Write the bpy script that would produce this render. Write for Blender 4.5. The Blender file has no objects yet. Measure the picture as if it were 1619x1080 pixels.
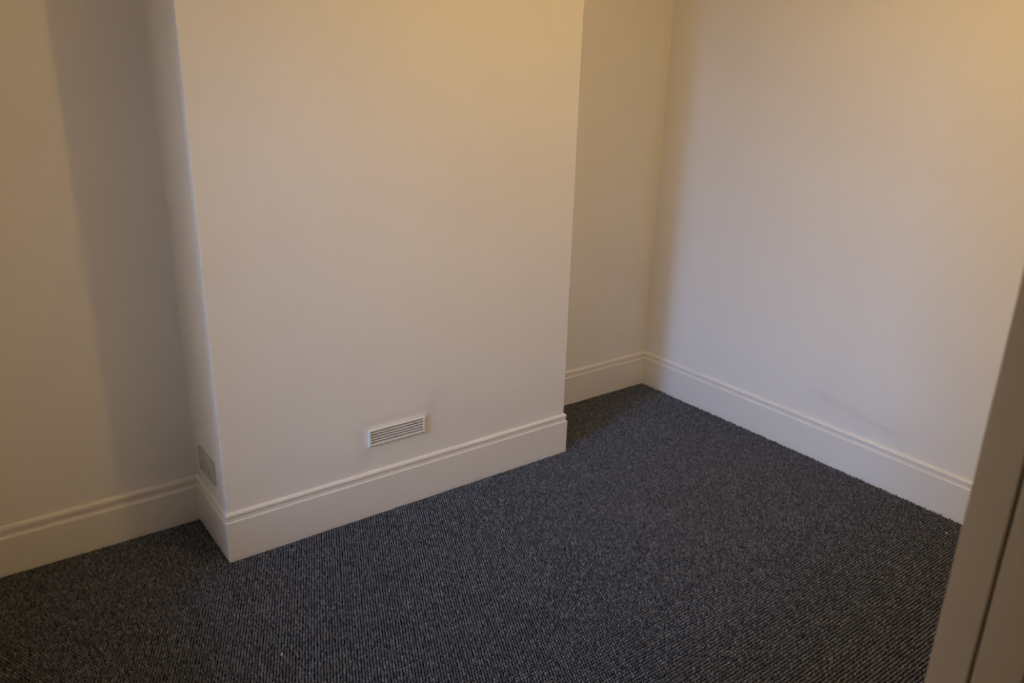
import bpy, bmesh, math, random
import numpy as np
from mathutils import Matrix, Vector

random.seed(4)
S = bpy.context.scene
COL = S.collection

# ------------------------------------------------------------------ camera
cam_d = bpy.data.cameras.new('camera')
cam = bpy.data.objects.new('camera', cam_d)
COL.objects.link(cam)
S.camera = cam
CAM = Vector((-0.64973, -2.38222, 1.58985))
YAW, PITCH, ROLL, FPX = 0.64674, 0.33463, 0.02608, 1270.05
fw = Vector((math.sin(YAW)*math.cos(PITCH), math.cos(YAW)*math.cos(PITCH), -math.sin(PITCH)))
rt = Vector((math.cos(YAW), -math.sin(YAW), 0))
up = rt.cross(fw)
rx = rt*math.cos(ROLL) + up*math.sin(ROLL)
ux = -rt*math.sin(ROLL) + up*math.cos(ROLL)
M = Matrix(((rx.x, ux.x, -fw.x, CAM.x), (rx.y, ux.y, -fw.y, CAM.y), (rx.z, ux.z, -fw.z, CAM.z), (0, 0, 0, 1)))
cam.matrix_world = M
cam_d.sensor_fit = 'HORIZONTAL'
cam_d.sensor_width = 23.5
cam_d.lens = FPX/1619*23.5
cam_d.clip_start = 0.01
cam_d.dof.use_dof = True
cam_d.dof.focus_distance = 2.75
cam_d.dof.aperture_fstop = 3.5

# ------------------------------------------------------------------ room size
W = 1.4358          # chimney breast width
DL, DR = 0.334, 0.377   # depth of the two alcoves
XR = 2.3104         # right wall
XL = -0.75          # left wall
YF = -2.105         # front wall, room side (doorway the camera looks through)
YH = -2.235         # front wall, hall side
ZC = 2.45           # ceiling
ZF = -0.009         # carpet backing; pile tips reach z = 0
DX0, DX1, DZ = -0.6575, 0.110, 2.0      # clear door opening
WY0, WY1, WZ0, WZ1 = -1.52, -0.25, 0.30, 1.90   # window opening in the left wall

# ------------------------------------------------------------------ world, daylight, exposure
world = bpy.data.worlds.new('world')
S.world = world
world.use_nodes = True
bg = world.node_tree.nodes['Background']
bg.inputs[0].default_value = (0.85, 0.87, 1.0, 1)
bg.inputs[1].default_value = 3.2

dl = bpy.data.lights.new('daylight', 'AREA')
dl.shape = 'RECTANGLE'
dl.size = 0.85
dl.size_y = 2.6
dl.energy = 200
dl.color = (0.25, 0.50, 1.0)
dlo = bpy.data.objects.new('daylight', dl)
COL.objects.link(dlo)
dlo.location = (-6.0, -1.91, 2.7)
dlo.rotation_euler = (Vector((1.4, 0.0, 0.75)) - Vector(dlo.location)).to_track_quat('-Z', 'Y').to_euler()

S.view_settings.view_transform = 'Standard'
S.view_settings.look = 'None'
S.view_settings.gamma = 1.0
S.view_settings.use_curve_mapping = False
S.view_settings.exposure = 0.0
BULB_POS = (1.050, -1.36, 2.05)
BULB_STRENGTH = 262.0
BULB_COLOR = (1.0, 0.62, 0.175)

# ------------------------------------------------------------------ materials
def mat(name, color, rough=0.5, spec=0.5):
    m = bpy.data.materials.new(name)
    m.use_nodes = True
    b = m.node_tree.nodes['Principled BSDF']
    b.inputs['Base Color'].default_value = (*color, 1)
    b.inputs['Roughness'].default_value = rough
    b.inputs['Specular IOR Level'].default_value = spec
    return m, m.node_tree, b

def noise_bump(nt, b, scale, strength, dist, detail=3):
    tc = nt.nodes.new('ShaderNodeTexCoord')
    nz = nt.nodes.new('ShaderNodeTexNoise')
    nz.inputs['Scale'].default_value = scale
    nz.inputs['Detail'].default_value = detail
    bp = nt.nodes.new('ShaderNodeBump')
    bp.inputs['Strength'].default_value = strength
    bp.inputs['Distance'].default_value = dist
    nt.links.new(tc.outputs['Object'], nz.inputs['Vector'])
    nt.links.new(nz.outputs['Fac'], bp.inputs['Height'])
    nt.links.new(bp.outputs['Normal'], b.inputs['Normal'])
    return tc, nz

def mth(nt, op, a, b=None, c=None, clamp=False):
    n = nt.nodes.new('ShaderNodeMath')
    n.operation = op
    n.use_clamp = clamp
    for i, v in enumerate((a, b, c)):
        if v is None:
            continue
        if isinstance(v, (int, float)):
            n.inputs[i].default_value = v
        else:
            nt.links.new(v, n.inputs[i])
    return n.outputs[0]

def wall_paint(name, stains=(), base=(0.87, 0.85, 0.82)):
    """matt white emulsion; stains = (axis u, axis v, segment u0,v0,u1,v1, radius, amount)"""
    m, nt, b = mat(name, base, 0.62, 0.3)
    tc, nz = noise_bump(nt, b, 260, 0.12, 0.0006)
    big = nt.nodes.new('ShaderNodeTexNoise')
    big.inputs['Scale'].default_value = 2.3
    big.inputs['Detail'].default_value = 4
    nt.links.new(tc.outputs['Object'], big.inputs['Vector'])
    grub = mth(nt, 'MULTIPLY', mth(nt, 'SUBTRACT', big.outputs['Fac'], 0.45, clamp=True), 0.14)
    sep = nt.nodes.new('ShaderNodeSeparateXYZ')
    nt.links.new(tc.outputs['Object'], sep.inputs[0])
    fine = nt.nodes.new('ShaderNodeTexNoise')
    fine.inputs['Scale'].default_value = 17
    fine.inputs['Detail'].default_value = 5
    nt.links.new(tc.outputs['Object'], fine.inputs['Vector'])
    total = grub
    for (au, av, u0, v0, u1, v1, rad, amt) in stains:
        du, dv = u1-u0, v1-v0
        L2 = du*du + dv*dv
        pu = mth(nt, 'SUBTRACT', sep.outputs[au], u0)
        pv = mth(nt, 'SUBTRACT', sep.outputs[av], v0)
        t = mth(nt, 'DIVIDE', mth(nt, 'ADD', mth(nt, 'MULTIPLY', pu, du), mth(nt, 'MULTIPLY', pv, dv)), L2, clamp=True)
        eu = mth(nt, 'SUBTRACT', pu, mth(nt, 'MULTIPLY', t, du))
        ev = mth(nt, 'SUBTRACT', pv, mth(nt, 'MULTIPLY', t, dv))
        d = mth(nt, 'SQRT', mth(nt, 'ADD', mth(nt, 'MULTIPLY', eu, eu), mth(nt, 'MULTIPLY', ev, ev)))
        k = mth(nt, 'SUBTRACT', 1.0, mth(nt, 'DIVIDE', d, rad), clamp=True)
        k = mth(nt, 'MULTIPLY', mth(nt, 'POWER', k, 1.5), mth(nt, 'MULTIPLY', fine.outputs['Fac'], amt*2))
        total = mth(nt, 'ADD', total, k, clamp=True)
    mix = nt.nodes.new('ShaderNodeMix')
    mix.data_type = 'RGBA'
    mix.inputs['A'].default_value = (*base, 1)
    mix.inputs['B'].default_value = (0.22, 0.20, 0.19, 1)
    nt.links.new(total, mix.inputs['Factor'])
    nt.links.new(mix.outputs['Result'], b.inputs['Base Color'])
    return m

PAINT = wall_paint('wall_paint')
PAINT_BREAST = wall_paint('chimney_paint', (
    (0, 2, 0.80, 0.40, 0.77, 0.31, 0.09, 0.08),
    (0, 2, 0.52, 0.36, 0.76, 0.362, 0.04, 0.07),
    (0, 2, 0.49, 0.33, 0.49, 0.23, 0.065, 0.07),
    (0, 2, 0.52, 0.245, 0.74, 0.245, 0.045, 0.04),
))
PAINT_RIGHT = wall_paint('right_wall_paint', (
    (1, 2, -0.86, 0.250, -1.02, 0.243, 0.004, 0.10),
    (1, 2, -0.62, 0.285, -0.98, 0.235, 0.045, 0.07),
))
CEIL, _, _ = mat('ceiling_paint', (0.87, 0.86, 0.84), 0.8, 0.2)

GLOSS, nt, b = mat('gloss_paint', (0.86, 0.835, 0.80), 0.33, 0.5)
noise_bump(nt, b, 60, 0.12, 0.002, 2)
GLOSS_OLD, nt, b = mat('thick_gloss_paint', (0.84, 0.81, 0.77), 0.38, 0.5)
noise_bump(nt, b, 28, 0.35, 0.004, 3)
JAMB, nt, b = mat('door_lining_paint', (0.72, 0.64, 0.52), 0.42, 0.5)
noise_bump(nt, b, 40, 0.15, 0.002, 3)
PLASTIC, nt, b = mat('white_plastic', (0.80, 0.80, 0.79), 0.35, 0.5)
VENT, nt, b = mat('painted_vent', (0.82, 0.80, 0.77), 0.4, 0.5)
DARK, nt, b = mat('cavity_shade', (0.012, 0.011, 0.010), 0.9, 0.05)  # near-black colour stands in for shade in vent gaps and pin holes
SOCKET_GREY, nt, b = mat('grey_faceplate', (0.50, 0.48, 0.47), 0.45, 0.5)
BRASS, nt, b = mat('lamp_holder_plastic', (0.75, 0.72, 0.66), 0.4, 0.5)

BACKING, nt, b = mat('carpet_backing', (0.012, 0.012, 0.012), 1.0, 0.0)
noise_bump(nt, b, 300, 0.5, 0.002)

PILE, nt, b = mat('carpet_pile', (0.1, 0.1, 0.1), 1.0, 0.05)
at = nt.nodes.new('ShaderNodeAttribute')
at.attribute_name = 'tone'
cr = nt.nodes.new('ShaderNodeValToRGB')
cr.color_ramp.elements[0].position = 0.0
cr.color_ramp.elements[0].color = (0.035, 0.039, 0.049, 1)
cr.color_ramp.elements[1].position = 1.0
cr.color_ramp.elements[1].color = (0.62, 0.60, 0.58, 1)
e = cr.color_ramp.elements.new(0.45); e.color = (0.118, 0.127, 0.155, 1)
e = cr.color_ramp.elements.new(0.90); e.color = (0.255, 0.272, 0.325, 1)
nt.links.new(at.outputs['Fac'], cr.inputs['Fac'])
nt.links.new(cr.outputs['Color'], b.inputs['Base Color'])
tc, nz = noise_bump(nt, b, 900, 0.6, 0.001)

GLASS = bpy.data.materials.new('window_glass')
GLASS.use_nodes = True
nt = GLASS.node_tree
nt.nodes.remove(nt.nodes['Principled BSDF'])
tr = nt.nodes.new('ShaderNodeBsdfTransparent')
gl = nt.nodes.new('ShaderNodeBsdfGlossy')
gl.inputs['Roughness'].default_value = 0.02
fr = nt.nodes.new('ShaderNodeFresnel')
fr.inputs['IOR'].default_value = 1.45
mx = nt.nodes.new('ShaderNodeMixShader')
nt.links.new(fr.outputs[0], mx.inputs[0])
nt.links.new(tr.outputs[0], mx.inputs[1])
nt.links.new(gl.outputs[0], mx.inputs[2])
nt.links.new(mx.outputs[0], nt.nodes['Material Output'].inputs[0])

BULB = bpy.data.materials.new('lit_bulb')
BULB.use_nodes = True
nt = BULB.node_tree
nt.nodes.remove(nt.nodes['Principled BSDF'])
em = nt.nodes.new('ShaderNodeEmission')
em.inputs[0].default_value = (*BULB_COLOR, 1)
em.inputs[1].default_value = BULB_STRENGTH
nt.links.new(em.outputs[0], nt.nodes['Material Output'].inputs[0])

# ------------------------------------------------------------------ mesh helpers
def bx(bm, x0, x1, y0, y1, z0, z1, bevel=0.0, seg=2):
    r = bmesh.ops.create_cube(bm, size=1.0)
    vs = r['verts']
    bmesh.ops.scale(bm, vec=(x1-x0, y1-y0, z1-z0), verts=vs)
    bmesh.ops.translate(bm, vec=((x0+x1)/2, (y0+y1)/2, (z0+z1)/2), verts=vs)
    if bevel:
        es = list({ed for v in vs for ed in v.link_edges})
        bmesh.ops.bevel(bm, geom=es, offset=bevel, segments=seg, profile=0.5, affect='EDGES')
    return vs

def lathe(bm, prof, seg=24):
    rings = []
    for (r, z) in prof:
        if r < 1e-6:
            rings.append([bm.verts.new((0, 0, z))])
        else:
            rings.append([bm.verts.new((r*math.cos(2*math.pi*i/seg), r*math.sin(2*math.pi*i/seg), z)) for i in range(seg)])
    for a, c in zip(rings, rings[1:]):
        for i in range(seg):
            j = (i+1) % seg
            if len(a) == 1 and len(c) == 1:
                continue
            if len(a) == 1:
                bm.faces.new((a[0], c[j], c[i]))
            elif len(c) == 1:
                bm.faces.new((a[i], a[j], c[0]))
            else:
                bm.faces.new((a[i], a[j], c[j], c[i]))
    bmesh.ops.recalc_face_normals(bm, faces=bm.faces)

def obj(name, bm, m, parent=None, smooth=False):
    me = bpy.data.meshes.new(name)
    bm.normal_update()
    bm.to_mesh(me)
    bm.free()
    me.materials.append(m)
    if smooth:
        for p in me.polygons:
            p.use_smooth = True
    o = bpy.data.objects.new(name, me)
    COL.objects.link(o)
    if parent:
        o.parent = parent
        o.matrix_parent_inverse = Matrix.Translation(-Vector(parent.location))
    return o

def empty(name, loc):
    o = bpy.data.objects.new(name, None)
    o.location = loc
    o.empty_display_size = 0.05
    COL.objects.link(o)
    return o

def tag(o, label=None, cat=None, kind=None, group=None):
    if label: o['label'] = label
    if cat: o['category'] = cat
    if kind: o['kind'] = kind
    if group: o['group'] = group
    return o

def struct(name, boxes, m, label, cat='wall', bevel=0.0):
    bm = bmesh.new()
    for bb in boxes:
        bx(bm, *bb, bevel=bevel)
    return tag(obj(name, bm, m), label, cat, 'structure')

# ------------------------------------------------------------------ the room shell
T = 0.12
struct('floor', [(XL, XR, YH, DR, ZF-0.08, ZF)], BACKING, 'dark woven backing of the grey carpet across the room floor', 'floor')
struct('ceiling', [(XL-0.3, XR+T, YH, DR+T, ZC, ZC+0.1)], CEIL, 'plain white ceiling above the empty room', 'ceiling')
# chimney breast with softly rounded plaster arrises
bm = bmesh.new()
vs = bx(bm, 0, W, 0, max(DL, DR)+T, ZF, ZC)
es = [ed for ed in bm.edges if abs(ed.verts[0].co.z-ed.verts[1].co.z) > 1 and ed.verts[0].co.y < 0.01]
bmesh.ops.bevel(bm, geom=es, offset=0.0015, segments=2, profile=0.5, affect='EDGES')
tag(obj('wall_chimney_breast', bm, PAINT_BREAST), 'white painted chimney breast standing forward between two alcoves', 'wall', 'structure')
struct('wall_alcove_left', [(XL, 0, DL, DL+T, ZF, ZC)], PAINT, 'white alcove wall left of the chimney breast, half in shadow')
struct('wall_alcove_right', [(W, XR, DR, DR+T, ZF, ZC)], PAINT, 'narrow white alcove wall between chimney breast and right corner')
struct('wall_right', [(XR, XR+T, YH, DR+T, ZF, ZC)], PAINT_RIGHT, 'long white wall on the right with a faint scuff above the skirting')
struct('wall_left', [(XL-0.3, XL, YH, WY0, ZF, ZC), (XL-0.3, XL, WY1, DL+T, ZF, ZC),
                     (XL-0.3, XL, WY0, WY1, ZF, WZ0), (XL-0.3, XL, WY0, WY1, WZ1, ZC)], PAINT,
       'white left wall pierced by the window')
LT = 0.025   # lining thickness
struct('wall_front', [(XL, DX0-LT, YH, YF, ZF, ZC), (DX1+LT, XR, YH, YF, ZF, ZC),
                      (DX0-LT, DX1+LT, YH, YF, DZ+LT, ZC)], PAINT,
       'white wall around the doorway the room is seen through')
# hall behind the doorway
HX0, HX1, HY = -1.5, 1.3, -3.35
struct('floor_hall', [(HX0, HX1, HY, YH, ZF-0.08, ZF)], BACKING, 'dark carpet of the hall outside the doorway', 'floor')
struct('ceiling_hall', [(HX0-T, HX1+T, HY-T, YH, ZC, ZC+0.1)], CEIL, 'white ceiling of the hall outside the doorway', 'ceiling')
struct('wall_hall_back', [(HX0, HX1, HY-T, HY, ZF, ZC)], PAINT, 'white hall wall facing the doorway')
struct('wall_hall_left', [(HX0-T, HX0, HY-T, YH, ZF, ZC)], PAINT, 'white hall wall left of the doorway')
struct('wall_hall_right', [(HX1, HX1+T, HY-T, YH, ZF, ZC)], PAINT, 'white hall wall right of the doorway')
struct('wall_hall_return', [(HX0, XL-0.3, YH-0.0, YH+T, ZF, ZC)], PAINT, 'short white hall wall beyond the room corner')

# unseen ground, added outside the window to cut upward sky light
ADDED_GROUND, nt, b = mat('added_ground', (0.17, 0.165, 0.16), 0.9, 0.2)
noise_bump(nt, b, 30, 0.5, 0.01)
struct('ground_light_cut', [(-30.0, XL-0.3, -16.0, 14.0, -0.30, -0.12)], ADDED_GROUND, 'unseen grey ground added outside the window to cut light from below', 'ground')

# ------------------------------------------------------------------ window in the left wall
win = empty('window_1', (XL-0.2, (WY0+WY1)/2, WZ0))
tag(win, 'white framed window in the left wall letting in daylight', 'window', 'structure')
bm = bmesh.new()
fx0, fx1, fwid = XL-0.25, XL-0.19, 0.05
bx(bm, fx0, fx1, WY0, WY0+fwid, WZ0, WZ1, 0.004)
bx(bm, fx0, fx1, WY1-fwid, WY1, WZ0, WZ1, 0.004)
bx(bm, fx0, fx1, WY0+fwid, WY1-fwid, WZ0, WZ0+fwid, 0.004)
bx(bm, fx0, fx1, WY0+fwid, WY1-fwid, WZ1-fwid, WZ1, 0.004)
obj('window_frame', bm, GLOSS, win)
bm = bmesh.new(); bx(bm, fx0+0.026, fx0+0.032, WY0+fwid, WY1-fwid, WZ0+fwid, WZ1-fwid)
obj('pane', bm, GLASS, win)
bm = bmesh.new(); bx(bm, XL-0.19, XL+0.03, WY0+0.001, WY1-0.001, WZ0, WZ0+0.025, 0.006)
obj('window_sill', bm, GLOSS, win)

# ------------------------------------------------------------------ skirting boards
PROF = [(0.0, 0.1705), (0.0030, 0.1703), (0.0062, 0.1688), (0.0088, 0.1660), (0.0103, 0.1622), (0.0106, 0.1585),
        (0.0102, 0.1572), (0.0086, 0.1566), (0.0080, 0.1555), (0.0078, 0.1480), (0.0080, 0.1400), (0.0084, 0.1390),
        (0.0108, 0.1387), (0.0124, 0.1380), (0.0130, 0.1368), (0.0130, 0.1340), (0.0125, 0.06), (0.0125, ZF), (0.0, ZF)]
PROF_OLD = [(0.0, 0.1640), (0.005, 0.1635), (0.0090, 0.1615), (0.0120, 0.1580), (0.0132, 0.1530), (0.0130, 0.1470),
            (0.0115, 0.1400), (0.0112, 0.1340), (0.0124, 0.1290), (0.0150, 0.1262), (0.0166, 0.1230), (0.0172, 0.1180),
            (0.0172, 0.06), (0.0170, ZF), (0.0, ZF)]

def skirting(name, A, B, n, prof, m, ea, eb, label, steps=14, wob=0.0):
    """board from A to B along a wall whose inward normal is n; ea/eb: +1 outer mitre, -1 inner mitre, 0 square"""
    A, B, n = Vector((*A, 0)), Vector((*B, 0)), Vector((*n, 0))
    d = (B-A).normalized()
    bm = bmesh.new()
    rows = []
    for k in range(steps+1):
        t = k/steps
        row = []
        for (o, z) in prof:
            a = A - d*(ea*o)
            c = B + d*(eb*o)
            p = a.lerp(c, t) + n*o
            w = wob*math.sin(k*1.7+o*300)*(1 if 0 < k < steps else 0) if o > 0 else 0
            row.append(bm.verts.new((p.x+n.x*w, p.y+n.y*w, z)))
        rows.append(row)
    np_ = len(prof)
    for r0, r1 in zip(rows, rows[1:]):
        for i in range(np_):
            j = (i+1) % np_
            bm.faces.new((r0[i], r0[j], r1[j], r1[i]))
    bm.faces.new(rows[0])
    bm.faces.new(list(reversed(rows[-1])))
    bmesh.ops.recalc_face_normals(bm, faces=bm.faces)
    o = obj(name, bm, m)
    return tag(o, label, 'skirting board', 'structure')

skirting('baseboard_alcove_left', (XL, DL), (0, DL), (0, -1), PROF_OLD, GLOSS_OLD, 0, 0,
         'thickly painted white skirting board in the shadowed left alcove', 20, 0.0004)
skirting('baseboard_chimney_side', (0, DL), (0, 0), (-1, 0), PROF, GLOSS, -1, 1,
         'short white skirting board below the wall socket on the chimney side', 6)
skirting('baseboard_chimney_front', (0, 0), (W, 0), (0, -1), PROF, GLOSS, 1, 1,
         'white moulded skirting board across the front of the chimney breast', 20, 0.0002)
skirting('baseboard_chimney_return', (W, 0), (W, DR), (1, 0), PROF, GLOSS, 1, -1,
         'white skirting board on the far side of the chimney breast', 4)
skirting('baseboard_alcove_right', (W, DR), (XR, DR), (0, -1), PROF, GLOSS, -1, -1,
         'white skirting board along the right alcove back wall', 10)
skirting('baseboard_right', (XR, DR), (XR, YF), (-1, 0), PROF, GLOSS, -1, 0,
         'long white skirting board along the right wall', 20, 0.0002)

# ------------------------------------------------------------------ doorway lining (blurred, right edge of the view)
door = empty('door_1', ((DX0+DX1)/2, (YF+YH)/2, ZF))
tag(door, 'beige painted door lining with a stop bead at the right edge', 'door frame', 'structure')
for side in (-1, 1):
    xe = DX0 if side < 0 else DX1
    def board(name, d0, d1, y0, y1, bev):
        bm = bmesh.new()
        x0, x1 = sorted((xe+side*d0, xe+side*d1))
        bx(bm, x0, x1, y0, y1, ZF, DZ, bev)
        obj(name, bm, JAMB, door)
    board('jamb', 0.012, LT, YH, YF, 0.0)                    # backing board
    board('rebate_strip', 0.0, 0.012, -2.1425, YF, 0.0015)   # room-side strip
    board('door_stop', 0.0, 0.012, -2.187, -2.1457, 0.0015)  # stop, a dark joint apart from the strip
bm = bmesh.new(); bx(bm, DX0-LT, DX1+LT, YH, YF, DZ, DZ+LT, 0.002)
obj('head', bm, JAMB, door)

# ------------------------------------------------------------------ air vent on the chimney breast
VX0, VX1, VZ0, VZ1 = 0.512, 0.748, 0.270, 0.335
vent = empty('air_vent', ((VX0+VX1)/2, 0, VZ0))
tag(vent, 'white slatted air vent low on the chimney breast above the skirting', 'air vent')
bm = bmesh.new()    # thin painted-over flange
for (a, c, e_, g) in ((VX0-0.012, VX1+0.012, VZ1, VZ1+0.010), (VX0-0.012, VX1+0.012, VZ0-0.010, VZ0),
                      (VX0-0.012, VX0, VZ0, VZ1), (VX1, VX1+0.012, VZ0, VZ1)):
    bx(bm, a, c, -0.0016, 0.0, e_, g, 0.0005, 1)
obj('flange', bm, PAINT_BREAST, vent)
bm = bmesh.new()    # raised bevelled rim
def rim(bm, x0, x1, z0, z1, wd, y0, y1):
    o = [(x0, z0), (x1, z0), (x1, z1), (x0, z1)]
    q = [(x0+0.004, z0+0.003), (x1-0.004, z0+0.003), (x1-0.004, z1-0.003), (x0+0.004, z1-0.003)]
    i = [(x0+wd, z0+wd*0.7), (x1-wd, z0+wd*0.7), (x1-wd, z1-wd*0.7), (x0+wd, z1-wd*0.7)]
    rings = [[bm.verts.new((x, y, z)) for x, z in r] for r, y in ((o, y1), (o, y0+0.003), (q, y0), (i, y0), (i, y1))]
    for a, c in zip(rings, rings[1:]):
        for k in range(4):
            j = (k+1) % 4
            bm.faces.new((a[k], a[j], c[j], c[k]))
    bmesh.ops.recalc_face_normals(bm, faces=bm.faces)
rim(bm, VX0, VX1, VZ0, VZ1, 0.0095, -0.0098, 0.0)
obj('rim', bm, VENT, vent)
bm = bmesh.new(); bx(bm, VX0+0.0095, VX1-0.0095, -0.0012, 0.0, VZ0+0.0065, VZ1-0.0065)  # black sheet on the solid wall, painted shade behind the slats
obj('backing', bm, DARK, vent)
NS = 5
pitch = (VZ1-VZ0-0.0130)/NS
slat_me = None
for k in range(NS):
    zc = VZ0+0.0065+pitch*(k+0.5)
    if slat_me is None:
        bm = bmesh.new()
        y0, y1, hh = -0.0092, -0.0014, pitch*0.5
        pts = [(y0, -hh), (y0-0.0003, -hh*0.85), (y0+0.0002, -hh*0.62), (y1, -hh*0.16), (y1, -hh*0.34), (y0+0.0012, -hh)]
        xa, xb = VX0+0.0098, VX1-0.0098
        ra = [bm.verts.new((xa, y, z)) for y, z in pts]
        rb = [bm.verts.new((xb, y, z)) for y, z in pts]
        for i in range(len(pts)):
            j = (i+1) % len(pts)
            bm.faces.new((ra[i], ra[j], rb[j], rb[i]))
        bm.faces.new(ra); bm.faces.new(list(reversed(rb)))
        bmesh.ops.recalc_face_normals(bm, faces=bm.faces)
        so = obj('slat', bm, VENT, vent)
        slat_me = so.data
    else:
        so = bpy.data.objects.new('slat', slat_me)
        COL.objects.link(so)
        so.parent = vent
        so.matrix_parent_inverse = Matrix.Translation(-Vector(vent.location))
    so.location = (0, 0, zc)

# ------------------------------------------------------------------ double socket on the side of the chimney breast
SY0, SY1, SZ0, SZ1 = 0.092, 0.250, 0.229, 0.315
sock = empty('wall_socket', (0, (SY0+SY1)/2, SZ0))
tag(sock, 'grey double wall socket on the shadowed side of the chimney breast', 'wall socket')
bm = bmesh.new(); bx(bm, -0.009, 0.0, SY0, SY1, SZ0, SZ1, 0.003)
obj('faceplate', bm, SOCKET_GREY, sock)
for s in (-1, 1):
    yc = (SY0+SY1)/2 + s*0.040
    bm = bmesh.new()
    for (dy, dz, w_, h_) in ((0, 0.006, 0.004, 0.009), (-0.011, -0.010, 0.0065, 0.004), (0.011, -0.010, 0.0065, 0.004)):
        bx(bm, -0.0094, -0.0088, yc+dy-w_/2, yc+dy+w_/2, SZ0+0.032+dz-h_/2, SZ0+0.032+dz+h_/2)
    obj('pin_hole_shade', bm, DARK, sock)  # dark patches on the plate, shade of the holes put into colour
    bm = bmesh.new()
    yk = (SY0+SY1)/2 + s*0.016
    vs = bx(bm, -0.0125, -0.0088, yk-0.008, yk+0.008, SZ0+0.050, SZ0+0.074, 0.001)
    obj('rocker_switch', bm, SOCKET_GREY, sock)
for yk in (SY0+0.013, SY1-0.013):
    bm = bmesh.new()
    r = bmesh.ops.create_cone(bm, cap_ends=True, segments=10, radius1=0.0032, radius2=0.0028, depth=0.001)
    bmesh.ops.rotate(bm, verts=r['verts'], cent=(0, 0, 0), matrix=Matrix.Rotation(-math.pi/2, 3, 'Y'))
    bmesh.ops.translate(bm, verts=r['verts'], vec=(-0.0093, yk, (SZ0+SZ1)/2))
    obj('screw', bm, SOCKET_GREY, sock)

# ------------------------------------------------------------------ pendant lamp (above the frame)
lamp = empty('pendant_lamp', (BULB_POS[0], BULB_POS[1], ZC))
tag(lamp, 'bare warm bulb hanging on a short white cord from the ceiling', 'lamp')
bm = bmesh.new(); lathe(bm, [(0, 0), (0.045, 0), (0.045, -0.008), (0.030, -0.022), (0.008, -0.028), (0, -0.028)])
o = obj('ceiling_rose', bm, BRASS, lamp, True); o.matrix_parent_inverse = Matrix.Identity(4)
zb = BULB_POS[2]-ZC
bm = bmesh.new(); lathe(bm, [(0, -0.028), (0.003, -0.028), (0.003, zb+0.112), (0, zb+0.112)], 10)
o = obj('cord', bm, BRASS, lamp, True); o.matrix_parent_inverse = Matrix.Identity(4)
bm = bmesh.new(); lathe(bm, [(0, zb+0.112), (0.010, zb+0.110), (0.017, zb+0.095), (0.018, zb+0.052), (0, zb+0.052)])
o = obj('lamp_holder', bm, BRASS, lamp, True); o.matrix_parent_inverse = Matrix.Identity(4)
pr = [(0, zb-0.040)]
for k in range(1, 11):
    a = -math.pi/2 + k*(math.pi*0.80/10)
    pr.append((0.040*math.cos(a), zb+0.040*math.sin(a)))
pr += [(0.016, zb+0.051), (0, zb+0.051)]
bm = bmesh.new(); lathe(bm, pr)
o = obj('bulb', bm, BULB, lamp, True); o.matrix_parent_inverse = Matrix.Identity(4)

# ------------------------------------------------------------------ carpet pile: looped tufts in rows
rng = np.random.default_rng(7)
PX, PY = 0.0092, 0.0106
xs = np.arange(XL+0.006, XR-0.014, PX)
ys = np.arange(YH+0.03, DR-0.008, PY)
gx, gy = np.meshgrid(xs, ys)
gx = gx + (np.arange(len(ys)) % 2)[:, None]*PX*0.5
row_id = np.repeat(np.arange(len(ys))[:, None], len(xs), 1)
px = gx.ravel(); py = gy.ravel()
px = px + rng.normal(0, 0.0006, px.size)
py = py + rng.normal(0, 0.0004, py.size)
m_ = 0.0138
keep = (px < XR-m_)
keep &= ~((px > -m_) & (px < W+m_) & (py > -m_))
keep &= ~((px <= 0) & (py > DL-m_-0.004))
keep &= ~((px >= W) & (py > DR-m_))
inroom = py > YF+0.006
door_ok = (px > DX0+0.018) & (px < DX1-0.018)
keep &= inroom | door_ok
px, py = px[keep], py[keep]
N = px.size
ang = np.arange(5)*2*math.pi/5
ra = 0.0043*rng.normal(1, 0.08, N)       # along the row
rb_ = 0.0041*rng.normal(1, 0.08, N)
hh = 0.0088*rng.normal(1, 0.10, N)
rot = rng.uniform(0, 6.28, N)
V = np.zeros((N, 11, 3), np.float32)
for i in range(5):
    a = ang[i]+rot
    V[:, i, 0] = px+ra*np.cos(a); V[:, i, 1] = py+rb_*np.sin(a); V[:, i, 2] = ZF+0.0004
    V[:, 5+i, 0] = px+0.78*ra*np.cos(a+0.6); V[:, 5+i, 1] = py+0.78*rb_*np.sin(a+0.6); V[:, 5+i, 2] = ZF+hh*0.62
V[:, 10, 0] = px+rng.normal(0, 0.0005, N); V[:, 10, 1] = py+rng.normal(0, 0.0005, N); V[:, 10, 2] = ZF+hh
F = []
for i in range(5):
    j = (i+1) % 5
    F += [(i, j, 5+i), (j, 5+j, 5+i), (5+i, 5+j, 10)]
F = np.array(F, np.int32)
faces = (np.arange(N, dtype=np.int32)[:, None, None]*11 + F[None]).reshape(-1)
nf = N*len(F)
me = bpy.data.meshes.new('carpet_pile')
me.vertices.add(N*11)
me.vertices.foreach_set('co', V.reshape(-1))
me.loops.add(nf*3)
me.loops.foreach_set('vertex_index', faces)
me.polygons.add(nf)
me.polygons.foreach_set('loop_start', np.arange(0, nf*3, 3, dtype=np.int32))
me.polygons.foreach_set('use_smooth', np.ones(nf, bool))
tone = np.clip(rng.normal(0.50, 0.12, N), 0.0, 0.9)
tone[rng.random(N) < 0.00006] = 1.0        # stray pale lint
at_ = me.attributes.new('tone', 'FLOAT', 'POINT')
at_.data.foreach_set('value', np.repeat(tone, 11).astype(np.float32))
me.update()
me.validate()
me.materials.append(PILE)
cp = bpy.data.objects.new('carpet_pile', me)
COL.objects.link(cp)
tag(cp, 'charcoal grey loop pile carpet covering the whole floor', 'carpet', 'stuff')
